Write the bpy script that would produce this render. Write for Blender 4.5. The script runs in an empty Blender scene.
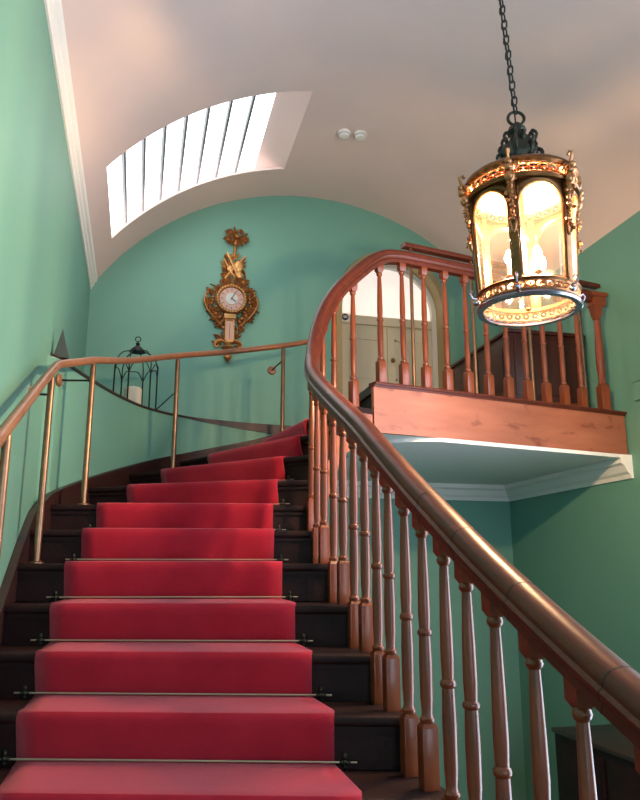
import bpy, bmesh, math, random
from mathutils import Vector, Matrix
random.seed(7)
S = bpy.context.scene
COL = S.collection
PI = math.pi

# ------------------------------------------------------------------ materials
def srgb(r, g, b):
    f = lambda c: (c/255/12.92) if c/255 <= .04045 else ((c/255+.055)/1.055)**2.4
    return (f(r), f(g), f(b), 1)

def mat(name, col, rough=.6, metal=0, spec=.5, noise=0, nscale=8, bump=0, bscale=60, col2=None,
        stretch=(1, 1, 1), sheen=0, coat=0, emit=None, estr=0, detail=4):
    m = bpy.data.materials.new(name); m.use_nodes = True
    nt = m.node_tree; b = nt.nodes['Principled BSDF']
    b.inputs['Base Color'].default_value = col
    b.inputs['Roughness'].default_value = rough
    b.inputs['Metallic'].default_value = metal
    b.inputs['Specular IOR Level'].default_value = spec
    b.inputs['Coat Weight'].default_value = coat
    b.inputs['Coat Roughness'].default_value = .15
    if sheen:
        b.inputs['Sheen Weight'].default_value = sheen
        b.inputs['Sheen Roughness'].default_value = .4
        b.inputs['Sheen Tint'].default_value = (1, .5, .58, 1)
    tc = nt.nodes.new('ShaderNodeTexCoord')
    if noise:
        mp = nt.nodes.new('ShaderNodeMapping'); mp.inputs['Scale'].default_value = stretch
        nt.links.new(tc.outputs['Object'], mp.inputs['Vector'])
        n = nt.nodes.new('ShaderNodeTexNoise'); n.inputs['Scale'].default_value = nscale
        n.inputs['Detail'].default_value = detail; n.inputs['Roughness'].default_value = .6
        nt.links.new(mp.outputs[0], n.inputs['Vector'])
        r = nt.nodes.new('ShaderNodeValToRGB')
        r.color_ramp.elements[0].position = .5-noise*.5; r.color_ramp.elements[1].position = .5+noise*.5
        r.color_ramp.elements[0].color = col2 or tuple(c*.7 for c in col[:3])+(1,)
        r.color_ramp.elements[1].color = col
        nt.links.new(n.outputs[0], r.inputs[0]); nt.links.new(r.outputs[0], b.inputs['Base Color'])
    if bump:
        n2 = nt.nodes.new('ShaderNodeTexNoise'); n2.inputs['Scale'].default_value = bscale
        nt.links.new(tc.outputs['Object'], n2.inputs['Vector'])
        bp = nt.nodes.new('ShaderNodeBump'); bp.inputs['Strength'].default_value = bump
        bp.inputs['Distance'].default_value = .01
        nt.links.new(n2.outputs[0], bp.inputs['Height']); nt.links.new(bp.outputs[0], b.inputs['Normal'])
    if emit:
        b.inputs['Emission Color'].default_value = emit; b.inputs['Emission Strength'].default_value = estr
    return m

def glass(name, tint, transp, transl, gloss):
    m = bpy.data.materials.new(name); m.use_nodes = True
    nt = m.node_tree; nt.nodes.clear(); N = nt.nodes.new
    out = N('ShaderNodeOutputMaterial'); t = N('ShaderNodeBsdfTransparent'); l = N('ShaderNodeBsdfTranslucent'); g = N('ShaderNodeBsdfGlossy')
    t.inputs[0].default_value = (1, 1, 1, 1); l.inputs[0].default_value = tint; g.inputs['Roughness'].default_value = .08
    a = N('ShaderNodeMixShader'); a.inputs[0].default_value = transl/(transl+transp)
    c = N('ShaderNodeMixShader'); c.inputs[0].default_value = gloss
    nt.links.new(t.outputs[0], a.inputs[1]); nt.links.new(l.outputs[0], a.inputs[2])
    nt.links.new(a.outputs[0], c.inputs[1]); nt.links.new(g.outputs[0], c.inputs[2]); nt.links.new(c.outputs[0], out.inputs[0])
    return m

M = {}
M['green'] = mat('green_wall_paint', srgb(108, 158, 141), .55, noise=.8, nscale=1.3, col2=srgb(98, 150, 133), bump=.05, bscale=25, stretch=(1, 1, .35))
M['ceil'] = mat('ceiling_plaster', srgb(226, 204, 196), .85, noise=.8, nscale=1.5, col2=srgb(218, 195, 187), bump=.04, bscale=20)
M['white'] = mat('white_plaster', srgb(236, 234, 228), .7)
M['trim'] = mat('cream_trim_paint', srgb(205, 200, 188), .5)
M['dark'] = mat('dark_stair_wood', srgb(48, 28, 28), .5, spec=.14, noise=.7, nscale=7, col2=srgb(22, 13, 14), stretch=(1, 1, 1), bump=.15, bscale=40)
M['string'] = mat('brown_string_wood', srgb(62, 34, 30), .4, noise=.8, nscale=6, col2=srgb(34, 19, 18), stretch=(1, 1, 6))
M['rail'] = mat('polished_rail_wood', srgb(106, 46, 28), .38, spec=.35, noise=.8, nscale=9, col2=srgb(56, 24, 17), stretch=(3, .6, 3), coat=.05)
M['baluster'] = mat('baluster_wood', srgb(140, 66, 32), .3, spec=.45, noise=.8, nscale=14, col2=srgb(72, 33, 18), stretch=(1, 1, .25), coat=.2)
M['pine'] = mat('balcony_pine_wood', srgb(174, 106, 78), .42, noise=.6, nscale=3.2, col2=srgb(138, 74, 52), stretch=(.5, 1, 3.2), coat=.1, detail=8)
def add_knots(m):
    nt = m.node_tree; b = nt.nodes['Principled BSDF']; src = b.inputs['Base Color'].links[0].from_socket
    tc = nt.nodes.new('ShaderNodeTexCoord'); mp = nt.nodes.new('ShaderNodeMapping'); mp.inputs['Scale'].default_value = (2.4, 2.4, 6)
    n = nt.nodes.new('ShaderNodeTexNoise'); n.inputs['Scale'].default_value = 2.2; n.inputs['Detail'].default_value = 5; n.inputs['Distortion'].default_value = .3
    r = nt.nodes.new('ShaderNodeValToRGB'); r.color_ramp.elements[0].position = .56; r.color_ramp.elements[1].position = .68
    r.color_ramp.elements[0].color = (0, 0, 0, 1); r.color_ramp.elements[1].color = (.85, .85, .85, 1)
    mx = nt.nodes.new('ShaderNodeMix'); mx.data_type = 'RGBA'; mx.inputs[7].default_value = srgb(112, 54, 40)
    nt.links.new(tc.outputs['Object'], mp.inputs[0]); nt.links.new(mp.outputs[0], n.inputs[0]); nt.links.new(n.outputs[0], r.inputs[0])
    nt.links.new(r.outputs[0], mx.inputs[0]); nt.links.new(src, mx.inputs[6]); nt.links.new(mx.outputs[2], b.inputs['Base Color'])
add_knots(M['pine'])
M['cab'] = mat('dark_mahogany', srgb(70, 30, 22), .4, noise=.8, nscale=5, col2=srgb(44, 18, 14), stretch=(1, 1, 3))
M['carpet'] = mat('red_carpet_pile', srgb(178, 40, 58), .95, spec=.1, noise=.7, nscale=5, col2=srgb(148, 26, 42), bump=.5, bscale=350, sheen=.5)
M['brass'] = mat('aged_brass', srgb(158, 122, 96), .36, metal=.85, noise=.7, nscale=12, col2=srgb(116, 86, 66))
M['copper'] = mat('brown_lacquered_rail', srgb(168, 116, 84), .38, metal=.35, noise=.6, nscale=12, col2=srgb(136, 88, 62))
M['gold'] = mat('gilded_wood', srgb(192, 134, 76), .42, metal=.6, noise=.8, nscale=30, col2=srgb(122, 74, 40), bump=.3, bscale=90)
M['goldlight'] = mat('bright_gilding', srgb(210, 158, 98), .38, metal=.55)
M['dial'] = mat('ivory_dial', srgb(200, 160, 144), .4)
M['dialin'] = mat('silvered_dial_centre', srgb(206, 208, 200), .35, metal=.3)
M['iron'] = mat('black_iron', srgb(30, 32, 34), .5, metal=.5)
M['bronze'] = mat('green_bronze', srgb(66, 70, 60), .45, metal=.7, noise=.8, nscale=30, col2=srgb(36, 36, 30))
M['lantern'] = mat('gilt_bronze', srgb(150, 104, 62), .32, metal=.85, noise=.8, nscale=40, col2=srgb(72, 46, 28))
M['lantgold'] = mat('pierced_gilt_band', srgb(206, 150, 104), .3, metal=.8, noise=.7, nscale=60, col2=srgb(120, 72, 36))
M['rodbrass'] = mat('dull_rod_brass', srgb(190, 172, 150), .3, metal=.7)
M['canopy'] = mat('copper_lined_canopy', srgb(176, 92, 54), .6, noise=.8, nscale=30, col2=srgb(128, 60, 36))
M['steel'] = mat('worn_steel', srgb(150, 148, 160), .25, metal=.9)
M['glass'] = glass('lantern_glass', (1, .93, .84, 1), .995, .005, .05)
M['bulb'] = mat('lit_bulb', srgb(255, 236, 210), .5, emit=(1, .80, .56, 1), estr=60)
M['candle'] = mat('candle_wax', srgb(206, 200, 180), .6)
M['spike'] = mat('slate_grey_paint', srgb(62, 70, 68), .6)
M['plastic'] = mat('white_plastic', srgb(226, 222, 216), .4)
M['door'] = mat('cream_door_paint', srgb(190, 182, 158), .45)
M['reveal'] = mat('beige_reveal_paint', srgb(160, 140, 96), .6)
M['fan'] = mat('lit_fanlight_glass', srgb(235, 225, 215), .4, emit=(1, .86, .78, 1), estr=.5)
M['sky'] = mat('skylight_glass', srgb(240, 245, 250), .3, emit=(.90, .95, 1, 1), estr=2.4)
M['win'] = mat('window_daylight_glass', srgb(240, 245, 250), .3, emit=(.66, .80, 1, 1), estr=3.4)
M['win3'] = mat('stairwell_window_glass', srgb(240, 245, 250), .3, emit=(.66, .80, 1, 1), estr=6)
M['blue'] = mat('navy_sign_enamel', srgb(24, 50, 84), .35)
M['gem'] = mat('amber_glass_stud', srgb(190, 110, 60), .2)
M['floor'] = mat('dark_stone_floor', srgb(60, 50, 44), .5)
M['grey'] = mat('grey_glazing_bar', srgb(120, 122, 122), .5)

# ------------------------------------------------------------------ helpers
def link(name, bm, m, parent=None, smooth=False, loc=None):
    bmesh.ops.recalc_face_normals(bm, faces=bm.faces[:])
    me = bpy.data.meshes.new(name); bm.to_mesh(me); bm.free()
    me.materials.append(m)
    if smooth:
        for p in me.polygons: p.use_smooth = True
        me.set_sharp_from_angle(angle=math.radians(38))
    o = bpy.data.objects.new(name, me); COL.objects.link(o)
    if loc: o.location = loc
    if parent: o.parent = parent
    return o
def tag(o, label, cat, group=None, kind=None):
    o['label'] = label; o['category'] = cat
    if group: o['group'] = group
    if kind: o['kind'] = kind
    return o
def thing(name, label, cat, group=None, loc=(0, 0, 0)):
    o = bpy.data.objects.new(name, None); COL.objects.link(o); o.location = loc
    return tag(o, label, cat, group)
def struct(o, label, cat):
    return tag(o, label, cat, None, 'structure')
def box(bm, x0, x1, y0, y1, z0, z1, mtx=None, bev=0):
    vs = [bm.verts.new((x, y, z)) for x in (x0, x1) for y in (y0, y1) for z in (z0, z1)]
    if mtx:
        for v in vs: v.co = mtx @ v.co
    fs = []
    for f in ((0, 1, 3, 2), (4, 6, 7, 5), (0, 4, 5, 1), (2, 3, 7, 6), (0, 2, 6, 4), (1, 5, 7, 3)):
        fs.append(bm.faces.new([vs[i] for i in f]))
    if bev:
        es = {e for f in fs for e in f.edges}
        bmesh.ops.bevel(bm, geom=list(es), offset=bev, segments=2, affect='EDGES', profile=.6)
    return vs
def lathe(bm, prof, seg=20, cx=0, cy=0, cap=True, mtx=None, lobes=0, amp=0):
    rings = []
    for r, z in prof:
        ring = []
        for k in range(seg):
            a = 2*PI*k/seg; rr = r*(1+amp*math.cos(lobes*a)) if lobes else r
            co = Vector((cx+rr*math.cos(a), cy+rr*math.sin(a), z))
            ring.append(bm.verts.new(mtx @ co if mtx else co))
        rings.append(ring)
    for a, b in zip(rings, rings[1:]):
        for k in range(seg): bm.faces.new((a[k], a[(k+1) % seg], b[(k+1) % seg], b[k]))
    if cap:
        bm.faces.new(rings[0][::-1]); bm.faces.new(rings[-1])
def tube(bm, pts, r, seg=8, closed=False, r2=None):
    pts = [Vector(p) for p in pts]; n = len(pts); rings = []
    nrm = None
    for i in range(n):
        if closed: t = pts[(i+1) % n]-pts[i-1]
        else: t = pts[min(i+1, n-1)]-pts[max(i-1, 0)]
        t.normalize()
        if nrm is None: nrm = t.orthogonal().normalized()
        nrm = (nrm-t*nrm.dot(t))
        if nrm.length < 1e-5: nrm = t.orthogonal()
        nrm.normalize(); b = t.cross(nrm)
        rr = r if r2 is None else r+(r2-r)*i/(n-1)
        rings.append([bm.verts.new(pts[i]+nrm*rr*math.cos(2*PI*k/seg)+b*rr*math.sin(2*PI*k/seg)) for k in range(seg)])
    m = n if closed else n-1
    for i in range(m):
        a, b = rings[i], rings[(i+1) % n]
        for k in range(seg): bm.faces.new((a[k], a[(k+1) % seg], b[(k+1) % seg], b[k]))
    if not closed:
        bm.faces.new(rings[0][::-1]); bm.faces.new(rings[-1])
def prism(bm, poly, z0, z1, bev=0):
    a = [bm.verts.new((x, y, z0)) for x, y in poly]; b = [bm.verts.new((x, y, z1)) for x, y in poly]
    n = len(poly); fs = [bm.faces.new(a[::-1]), bm.faces.new(b)]
    for i in range(n): fs.append(bm.faces.new((a[i], a[(i+1) % n], b[(i+1) % n], b[i])))
    return fs
def ball(bm, c, r, seg=10, sc=(1, 1, 1)):
    mt = Matrix.Translation(c) @ Matrix.Diagonal((*sc, 1))
    bmesh.ops.create_uvsphere(bm, u_segments=seg, v_segments=max(6, seg//2+2), radius=r, matrix=mt)
def torus(bm, c, R, r, seg=28, s2=8, mtx=None):
    pts = []
    for k in range(seg):
        a = 2*PI*k/seg; p = Vector((R*math.cos(a), R*math.sin(a), 0))
        pts.append((mtx @ p if mtx else p)+Vector(c))
    tube(bm, pts, r, s2, True)
def smoothpath(pts, n=6):
    out = []; P = [Vector(p) for p in pts]; P = [2*P[0]-P[1]]+P+[2*P[-1]-P[-2]]
    for i in range(1, len(P)-2):
        a, b, c, d = P[i-1:i+3]
        for k in range(n):
            t = k/n
            out.append(.5*((2*b)+(c-a)*t+(2*a-5*b+4*c-d)*t*t+(3*b-a-3*c+d)*t**3))
    out.append(P[-2]); return out
def plen(pts):
    s = [0]
    for a, b in zip(pts, pts[1:]): s.append(s[-1]+(b-a).length)
    return s
def lerp_at(pts, ss, s):
    if s <= ss[0]: return pts[0].copy()
    for i in range(len(pts)-1):
        if ss[i+1] >= s: return pts[i].lerp(pts[i+1], (s-ss[i])/max(1e-9, ss[i+1]-ss[i]))
    return pts[-1].copy()
def sweep(bm, pts, prof):
    """profile (lateral, up) swept along a 3D path, lateral kept level"""
    n = len(pts); rings = []
    for i in range(n):
        t = (pts[min(i+1, n-1)]-pts[max(i-1, 0)]).normalized()
        lat = t.cross(Vector((0, 0, 1))).normalized(); up = lat.cross(t).normalized()
        rings.append([bm.verts.new(pts[i]+lat*a+up*b) for a, b in prof])
    k = len(prof)
    for a, b in zip(rings, rings[1:]):
        for j in range(k): bm.faces.new((a[j], a[(j+1) % k], b[(j+1) % k], b[j]))
    bm.faces.new(rings[0][::-1]); bm.faces.new(rings[-1])

# ------------------------------------------------------------------ camera
F, PSI, TH = 741.6, .2373, .2282
fw = Vector((math.sin(PSI)*math.cos(TH), math.cos(PSI)*math.cos(TH), math.sin(TH)))
rt = Vector((math.cos(PSI), -math.sin(PSI), 0)); up = rt.cross(fw)
cd = bpy.data.cameras.new('camera'); cam = bpy.data.objects.new('camera', cd); COL.objects.link(cam)
cam.matrix_world = Matrix(((rt.x, up.x, -fw.x, 0), (rt.y, up.y, -fw.y, 0), (rt.z, up.z, -fw.z, 0), (0, 0, 0, 1)))
cd.sensor_fit = 'HORIZONTAL'; cd.sensor_width = 36; cd.lens = F/640*36; cd.clip_start = .02
S.camera = cam

# ------------------------------------------------------------------ room
XL, XR, YF, YN, ZB = -.56, 3.66, 6.92, -3.2, -2.62
ZS, ZP = 2.70, 3.83
VC = 1.5885; VH = 2.1; VR = (VH*VH+(ZP-ZS)**2)/2/(ZP-ZS); VZ = ZP-VR
def vault_z(x): return VZ+math.sqrt(max(0, VR*VR-(x-VC)**2))
LAND = 1.215

bm = bmesh.new(); box(bm, XL-.1, XR+.1, YN-.1, YF+.1, ZB-.1, ZB)
struct(link('floor', bm, M['floor']), 'dark stone floor at the bottom of the stairwell', 'floor')
bm = bmesh.new(); box(bm, XL-.12, XL, YN-.1, YF+.12, ZB, ZS+.3)
struct(link('wall_left', bm, M['green']), 'pale teal painted wall left of the staircase', 'wall')
bm = bmesh.new(); box(bm, XR, XR+.12, YN-.1, YF+.12, ZB, ZS+.1)
struct(link('wall_right', bm, M['green']), 'green painted wall right of the landing', 'wall')

# far wall with arched doorway
DX, DR, DSP = 2.455, .615, 2.70           # centre, half width, spring of the arch
bm = bmesh.new()
xs = sorted(set([XL+i*(XR-XL)/80 for i in range(81)]+[DX-DR*math.cos(PI*k/32) for k in range(33)]))
def column(bm, x0, x1, zb0, zb1, zt0, zt1, y0, y1):
    v = [bm.verts.new(p) for p in ((x0, y0, zb0), (x1, y0, zb1), (x1, y0, zt1), (x0, y0, zt0), (x0, y1, zb0), (x1, y1, zb1), (x1, y1, zt1), (x0, y1, zt0))]
    for f in ((0, 1, 2, 3), (7, 6, 5, 4), (0, 4, 5, 1), (3, 2, 6, 7), (0, 3, 7, 4), (1, 5, 6, 2)): bm.faces.new([v[i] for i in f])
def arch_z(x): return DSP+math.sqrt(max(0, DR*DR-(x-DX)**2))
for x0, x1 in zip(xs, xs[1:]):
    if x1-x0 < 1e-6: continue
    mid = (x0+x1)/2; t0, t1 = vault_z(x0)+.02, vault_z(x1)+.02
    if abs(mid-DX) < DR:
        column(bm, x0, x1, ZB, ZB, LAND, LAND, YF, YF+.3)
        column(bm, x0, x1, arch_z(x0), arch_z(x1), t0, t1, YF, YF+.3)
    else: column(bm, x0, x1, ZB, ZB, t0, t1, YF, YF+.3)
bmesh.ops.remove_doubles(bm, verts=bm.verts[:], dist=1e-5)
struct(link('wall_far', bm, M['green']), 'green end wall with rounded top and arched doorway', 'wall')

# near wall, behind the camera, with its window
bm = bmesh.new(); WX0, WX1, WZ0, WZ1 = -.1, 3.2, -1.2, 2.6
for a in ((XL, WX0, ZB, 4.0), (WX1, XR, ZB, 4.0), (WX0, WX1, ZB, WZ0), (WX0, WX1, WZ1, 4.0)):
    box(bm, a[0], a[1], YN-.2, YN, a[2], a[3])
struct(link('wall_near', bm, M['green']), 'green wall behind the viewer', 'wall')
w2 = bpy.data.objects.new('window_2', None); COL.objects.link(w2); w2.location = (0, YN, 0); struct(w2, 'tall window in the wall behind the viewer', 'window')
bm = bmesh.new(); box(bm, WX0, WX1, -.15, -.13, WZ0, WZ1); link('window_pane', bm, M['win'], w2)
bm = bmesh.new()
for x in (WX0, WX0+.93, WX1-.93, WX1-.05): box(bm, x, x+.05, -.13, -.02, WZ0, WZ1)
for z in (WZ0, 1.3, WZ1-.05): box(bm, WX0, WX1, -.12, -.03, z, z+.05)
link('window_frame', bm, M['trim'], w2)

w3 = bpy.data.objects.new('window_3', None); COL.objects.link(w3); w3.location = (XR, 2.1, 0); struct(w3, 'tall window in the right wall of the stairwell beside the steps', 'window')
bm = bmesh.new(); box(bm, -.02, -.012, -1.3, 1.0, -2.0, 2.3); link('window_pane', bm, M['win3'], w3)
bm = bmesh.new()
for y in (-1.35, -.58, .2, .98): box(bm, -.05, -.001, y, y+.06, -2.05, 2.35)
for z in (-2.05, -.8, .45, 2.3): box(bm, -.048, -.001, -1.34, 1.03, z, z+.05)
link('window_frame', bm, M['trim'], w3)

# vaulted ceiling with a skylight opening
A0, A1, SY0, SY1 = math.radians(-51.0), math.radians(-9.2), 5.15, 6.38
AL = math.asin((XL-.02-VC)/VR) if abs((XL-.02-VC)/VR) < 1 else -PI/2
AR = math.asin((XR+.02-VC)/VR)
angs = sorted(set([AL+(AR-AL)*i/110 for i in range(111)]+[A0, A1]))
ys = [YN-.1, 0, 3, SY0, SY1, YF+.1]; TK = .16
bm = bmesh.new(); g = {}
def vp(a, y, r): return (VC+r*math.sin(a), y, VZ+r*math.cos(a))
TS = .02
for j, rr in enumerate((VR, VR+TS)):
    for i, a in enumerate(angs):
        for k, y in enumerate(ys): g[i, k, j] = bm.verts.new(vp(a, y, rr))
hole = lambda i, k: ys[k] == SY0 and angs[i] >= A0-1e-6 and angs[i+1] <= A1+1e-6
ni, nk = len(angs), len(ys)
for i in range(ni-1):
    for k in range(nk-1):
        if hole(i, k): continue
        for j in (0, 1): bm.faces.new((g[i, k, j], g[i+1, k, j], g[i+1, k+1, j], g[i, k+1, j]))
def wallq(i0, k0, i1, k1): bm.faces.new((g[i0, k0, 0], g[i1, k1, 0], g[i1, k1, 1], g[i0, k0, 1]))
ks = ys.index(SY0); ia = angs.index(A0); ib = angs.index(A1)
for i in range(ia, ib): wallq(i, ks, i+1, ks); wallq(i, ks+1, i+1, ks+1)
wallq(ia, ks, ia, ks+1); wallq(ib, ks, ib, ks+1)
PY0, PY1, AG = SY0-.12, SY1+.42, math.radians(-14.2)
def wedge(bm, pts2, y0, y1):
    a = [bm.verts.new((x, y0, z)) for x, z in pts2]; b = [bm.verts.new((x, y1, z)) for x, z in pts2]; m = len(pts2)
    bm.faces.new(a); bm.faces.new(b[::-1])
    for q in range(m): bm.faces.new((a[q], a[(q+1) % m], b[(q+1) % m], b[q]))
def pol(a, r): return (VC+r*math.sin(a), VZ+r*math.cos(a))
wedge(bm, [pol(A1, VR+.001), pol(A1+.04, VR+.019), pol(A1+.04, VR+TK+.01), pol(AG, VR+TK+.01)], PY0, PY1)
wedge(bm, [pol(A0, VR+.001), pol(A0-.04, VR+.019), pol(A0-.04, VR+TK+.01), pol(A0-.005, VR+TK+.01)], PY0, PY1)
for y0_, y1_ in ((PY0-.03, PY0), (PY1, PY1+.03)):
    mm_ = 24; arc = [pol(A0-.04+(A1-A0+.08)*q/mm_, VR+.021) for q in range(mm_+1)]+[pol(A1+.04-(A1-A0+.08)*q/mm_, VR+TK+.02) for q in range(mm_+1)]
    wedge(bm, arc, y0_, y1_)
for i in range(ni-1): wallq(i, 0, i+1, 0); wallq(i, nk-1, i+1, nk-1)
for k in range(nk-1): wallq(0, k, 0, k+1); wallq(ni-1, k, ni-1, k+1)
o = link('ceiling', bm, M['ceil'], smooth=True)
struct(o, 'pale barrel vaulted ceiling above the stairwell', 'ceiling')
w1 = bpy.data.objects.new('window_1', None); COL.objects.link(w1); w1.location = (0, 0, 0)
struct(w1, 'curved barred skylight in the vaulted ceiling', 'skylight')
bm = bmesh.new(); n = 48
ring = [[bm.verts.new(vp(A0-.03+(A1-A0+.06)*i/n, y, r)) for i in range(n+1)] for (y, r) in ((PY0-.02, VR+TK+.011), (PY1+.02, VR+TK+.011), (PY1+.02, VR+TK+.03), (PY0-.02, VR+TK+.03))]
for q in range(4):
    a, b = ring[q], ring[(q+1) % 4]
    for i in range(n): bm.faces.new((a[i], a[i+1], b[i+1], b[i]))
link('window_pane', bm, M['sky'], w1)
for i in range(1, 9):
    a = A0+(AG-A0)*((i-.38)/8.62)
    bm = bmesh.new(); c0 = Vector(vp(a, 0, VR+TK-.02)); tx = Vector((math.cos(a), 0, -math.sin(a))); nx = Vector((math.sin(a), 0, math.cos(a)))
    mt = Matrix(((tx.x, 0, nx.x, c0.x), (0, 1, 0, 0), (tx.z, 0, nx.z, c0.z), (0, 0, 0, 1)))
    box(bm, -.011, .011, PY0, PY1, .0, .03, mt); link('glazing_bar', bm, M['grey'], w1)

# cornice, landing mouldings, dado
def sweep_y(bm, prof, y0, y1):
    a = [bm.verts.new((x, y0, z)) for x, z in prof]; b = [bm.verts.new((x, y1, z)) for x, z in prof]; n = len(prof)
    bm.faces.new(a); bm.faces.new(b[::-1])
    for i in range(n): bm.faces.new((a[i], a[(i+1) % n], b[(i+1) % n], b[i]))
bm = bmesh.new(); x = XL
sweep_y(bm, [(x, 2.60), (x+.012, 2.60), (x+.016, 2.63), (x+.032, 2.645), (x+.034, 2.67), (x+.052, 2.685), (x+.06, 2.72), (x+.06, 2.80), (x, 2.80)], YN, YF)
struct(link('trim_1', bm, M['white']), 'moulded white cornice along the top of the left wall', 'cornice')
bm = bmesh.new(); zm, zt = .70, .88; d = .10
pr = [(0, zm), (.02, zm), (.028, zm+.03), (.05, zm+.05), (.075, zm+.10), (d, zm+.115), (d, zt), (0, zt)]
sweep_y(bm, [(XR-a, z) for a, z in pr], 4.93, YF)
a = [bm.verts.new((1.5, YF-p, z)) for p, z in pr]; b = [bm.verts.new((XR, YF-p, z)) for p, z in pr]
bm.faces.new(a); bm.faces.new(b[::-1])
for i in range(len(pr)): bm.faces.new((a[i], a[(i+1) % len(pr)], b[(i+1) % len(pr)], b[i]))
struct(link('trim_2', bm, M['white']), 'white moulding under the landing where it meets the walls', 'moulding')
bm = bmesh.new(); box(bm, XR-.03, XR, YN, 4.80, 1.275, 1.43); box(bm, XR-.042, XR, YN, 4.80, 1.415, 1.435)
struct(link('trim_3', bm, M['green']), 'green painted dado board on the right wall beside the landing', 'dado')

# ------------------------------------------------------------------ stair curves
Wc = [(-.56, YN), (-.56, 0), (-.56, 3.0), (-.56, 4.0), (-.55, 4.2), (-.47, 4.6), (-.34, 5.0), (-.18, 5.4), (.02, 5.75), (.3, 6.0), (.6, 6.12), (1.0, 6.2), (1.6, 6.26)]
W = [Vector((p.x, p.y, 0)) for p in smoothpath([(a, b, 0) for a, b in Wc], 6)]
RX = .885
Rc = [(RX+.26, -3.0), (RX+.24, -1), (RX+.18, 0), (RX+.13, .6), (RX+.075, 1.0), (RX+.03, 1.35), (RX+.006, 1.7), (RX, 2.0), (RX, 3.2), (RX+.005, 3.6), (RX+.018, 3.85), (RX+.045, 4.05), (RX+.10, 4.22), (RX+.19, 4.345), (1.20, 4.43), (1.34, 4.495), (1.52, 4.55), (1.9, 4.62), (3.48, 4.95)]
RL = [Vector((p.x, p.y, 0)) for p in smoothpath([(a, b, 0) for a, b in Rc], 8)]
def offset(path, d):
    out = []; n = len(path)
    for i in range(n):
        t = (path[min(i+1, n-1)]-path[max(i-1, 0)]).normalized(); out.append(path[i]+Vector((t.y, -t.x, 0))*d)
    return out
INN = offset(RL, .045)       # outer end of the treads on the well side
def hit(path, p, d):
    best = None
    for i in range(len(path)-1):
        a, b = path[i], path[i+1]; e = b-a
        den = d.x*e.y-d.y*e.x
        if abs(den) < 1e-9: continue
        w = a-p; t = (w.x*e.y-w.y*e.x)/den; u = (w.x*d.y-w.y*d.x)/den
        if -1e-6 <= u <= 1+1e-6 and t > 0 and (best is None or t < best[0]): best = (t, i, p+d*t)
    return best
Z = {0: -.63, 1: -.465, 2: -.3, 3: -.135, 4: .04, 5: .21, 6: .37, 7: .53, 8: .695, 9: .86, 10: 1.03, 11: LAND}
CP = {0: ((-.37, 2.51), (.66, 2.22)), 1: ((-.36, 2.84), (.665, 2.55)), 2: ((-.35, 3.13), (.655, 2.84)), 3: ((-.34, 3.42), (.655, 3.15)),
      4: ((-.32, 3.7), (.665, 3.5)), 5: ((-.275, 4.0), (.685, 3.84)), 6: ((-.23, 4.36), (.735, 4.17)), 7: ((-.08, 4.83), (.79, 4.34)),
      8: ((.14, 5.28), (.855, 4.49)), 9: ((.49, 5.58), (.99, 4.63)), 10: ((.95, 5.85), (1.10, 4.93)), 11: ((1.45, 5.75), (1.44, 5.0))}
NMIN = -12
for i in range(-1, NMIN-1, -1):
    Z[i] = Z[0]+.165*i; CP[i] = ((-.37, 2.51+.33*i), (.66, 2.22+.33*i))
NO = {}
for i in CP:
    L, Rr = Vector((*CP[i][0], 0)), Vector((*CP[i][1], 0)); d = (Rr-L).normalized(); mid = (L+Rr)/2
    hi, ho = hit(INN, mid, d), hit(W, mid, -d)
    NO[i] = (ho, hi)
def between(path, h0, h1):
    return [h0[2]]+[path[k] for k in range(h0[1]+1, h1[1]+1)]+[h1[2]]

stair = thing('staircase', 'dark wooden winding staircase climbing to the right round the stairwell', 'staircase')
for i in range(NMIN+1, 11):
    o0, i0 = NO[i]; o1, i1 = NO[i+1]
    nd = (i0[2]-o0[2]).normalized(); back = Vector((-nd.y, nd.x, 0))
    if back.y < 0 and i < 9: back = -back
    inner = between(INN, i0, i1); outer = between(W, o0, o1)
    ext = .03
    d1 = (i1[2]-o1[2]).normalized(); bk1 = Vector((-d1.y, d1.x, 0))
    poly = [p for p in inner[:-1]]+[inner[-1]+bk1*0.0]+[outer[-1]]+outer[-2::-1]
    bm = bmesh.new(); prism(bm, [(p.x, p.y) for p in poly], Z[i]-.035, Z[i])
    fr = [e for e in bm.edges if all(abs((v.co-Vector((i0[2].x, i0[2].y, v.co.z))).length) < 1e-4 or abs((v.co-Vector((o0[2].x, o0[2].y, v.co.z))).length) < 1e-4 for v in e.verts) and abs(e.verts[0].co.z-e.verts[1].co.z) < 1e-6]
    bmesh.ops.bevel(bm, geom=fr, offset=.013, segments=3, affect='EDGES', profile=.5)
    link('tread', bm, M['dark'], stair, True)
    bm = bmesh.new(); a, b = o0[2]+back*.028+nd*.02, i0[2]+back*.028-nd*.03
    prism(bm, [(p.x, p.y) for p in (a, b, b+back*.018, a+back*.018)], Z[i]-.165-.005, Z[i]-.034)
    a2, b2 = a-back*.014, b-back*.014
    prism(bm, [(p.x, p.y) for p in (a2, b2, b, a)], Z[i]-.052, Z[i]-.0345)
    link('riser', bm, M['dark'], stair)
# riser under the landing edge
o0, i0 = NO[11]; nd = (i0[2]-o0[2]).normalized(); back = Vector((1, 0, 0))
bm = bmesh.new(); a, b = o0[2]+nd*.02+back*.03, i0[2]-nd*.03+back*.03
prism(bm, [(p.x, p.y) for p in (a, b, b+back*.018, a+back*.018)], Z[10]-.005, LAND-.034); link('riser', bm, M['dark'], stair)

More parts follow.
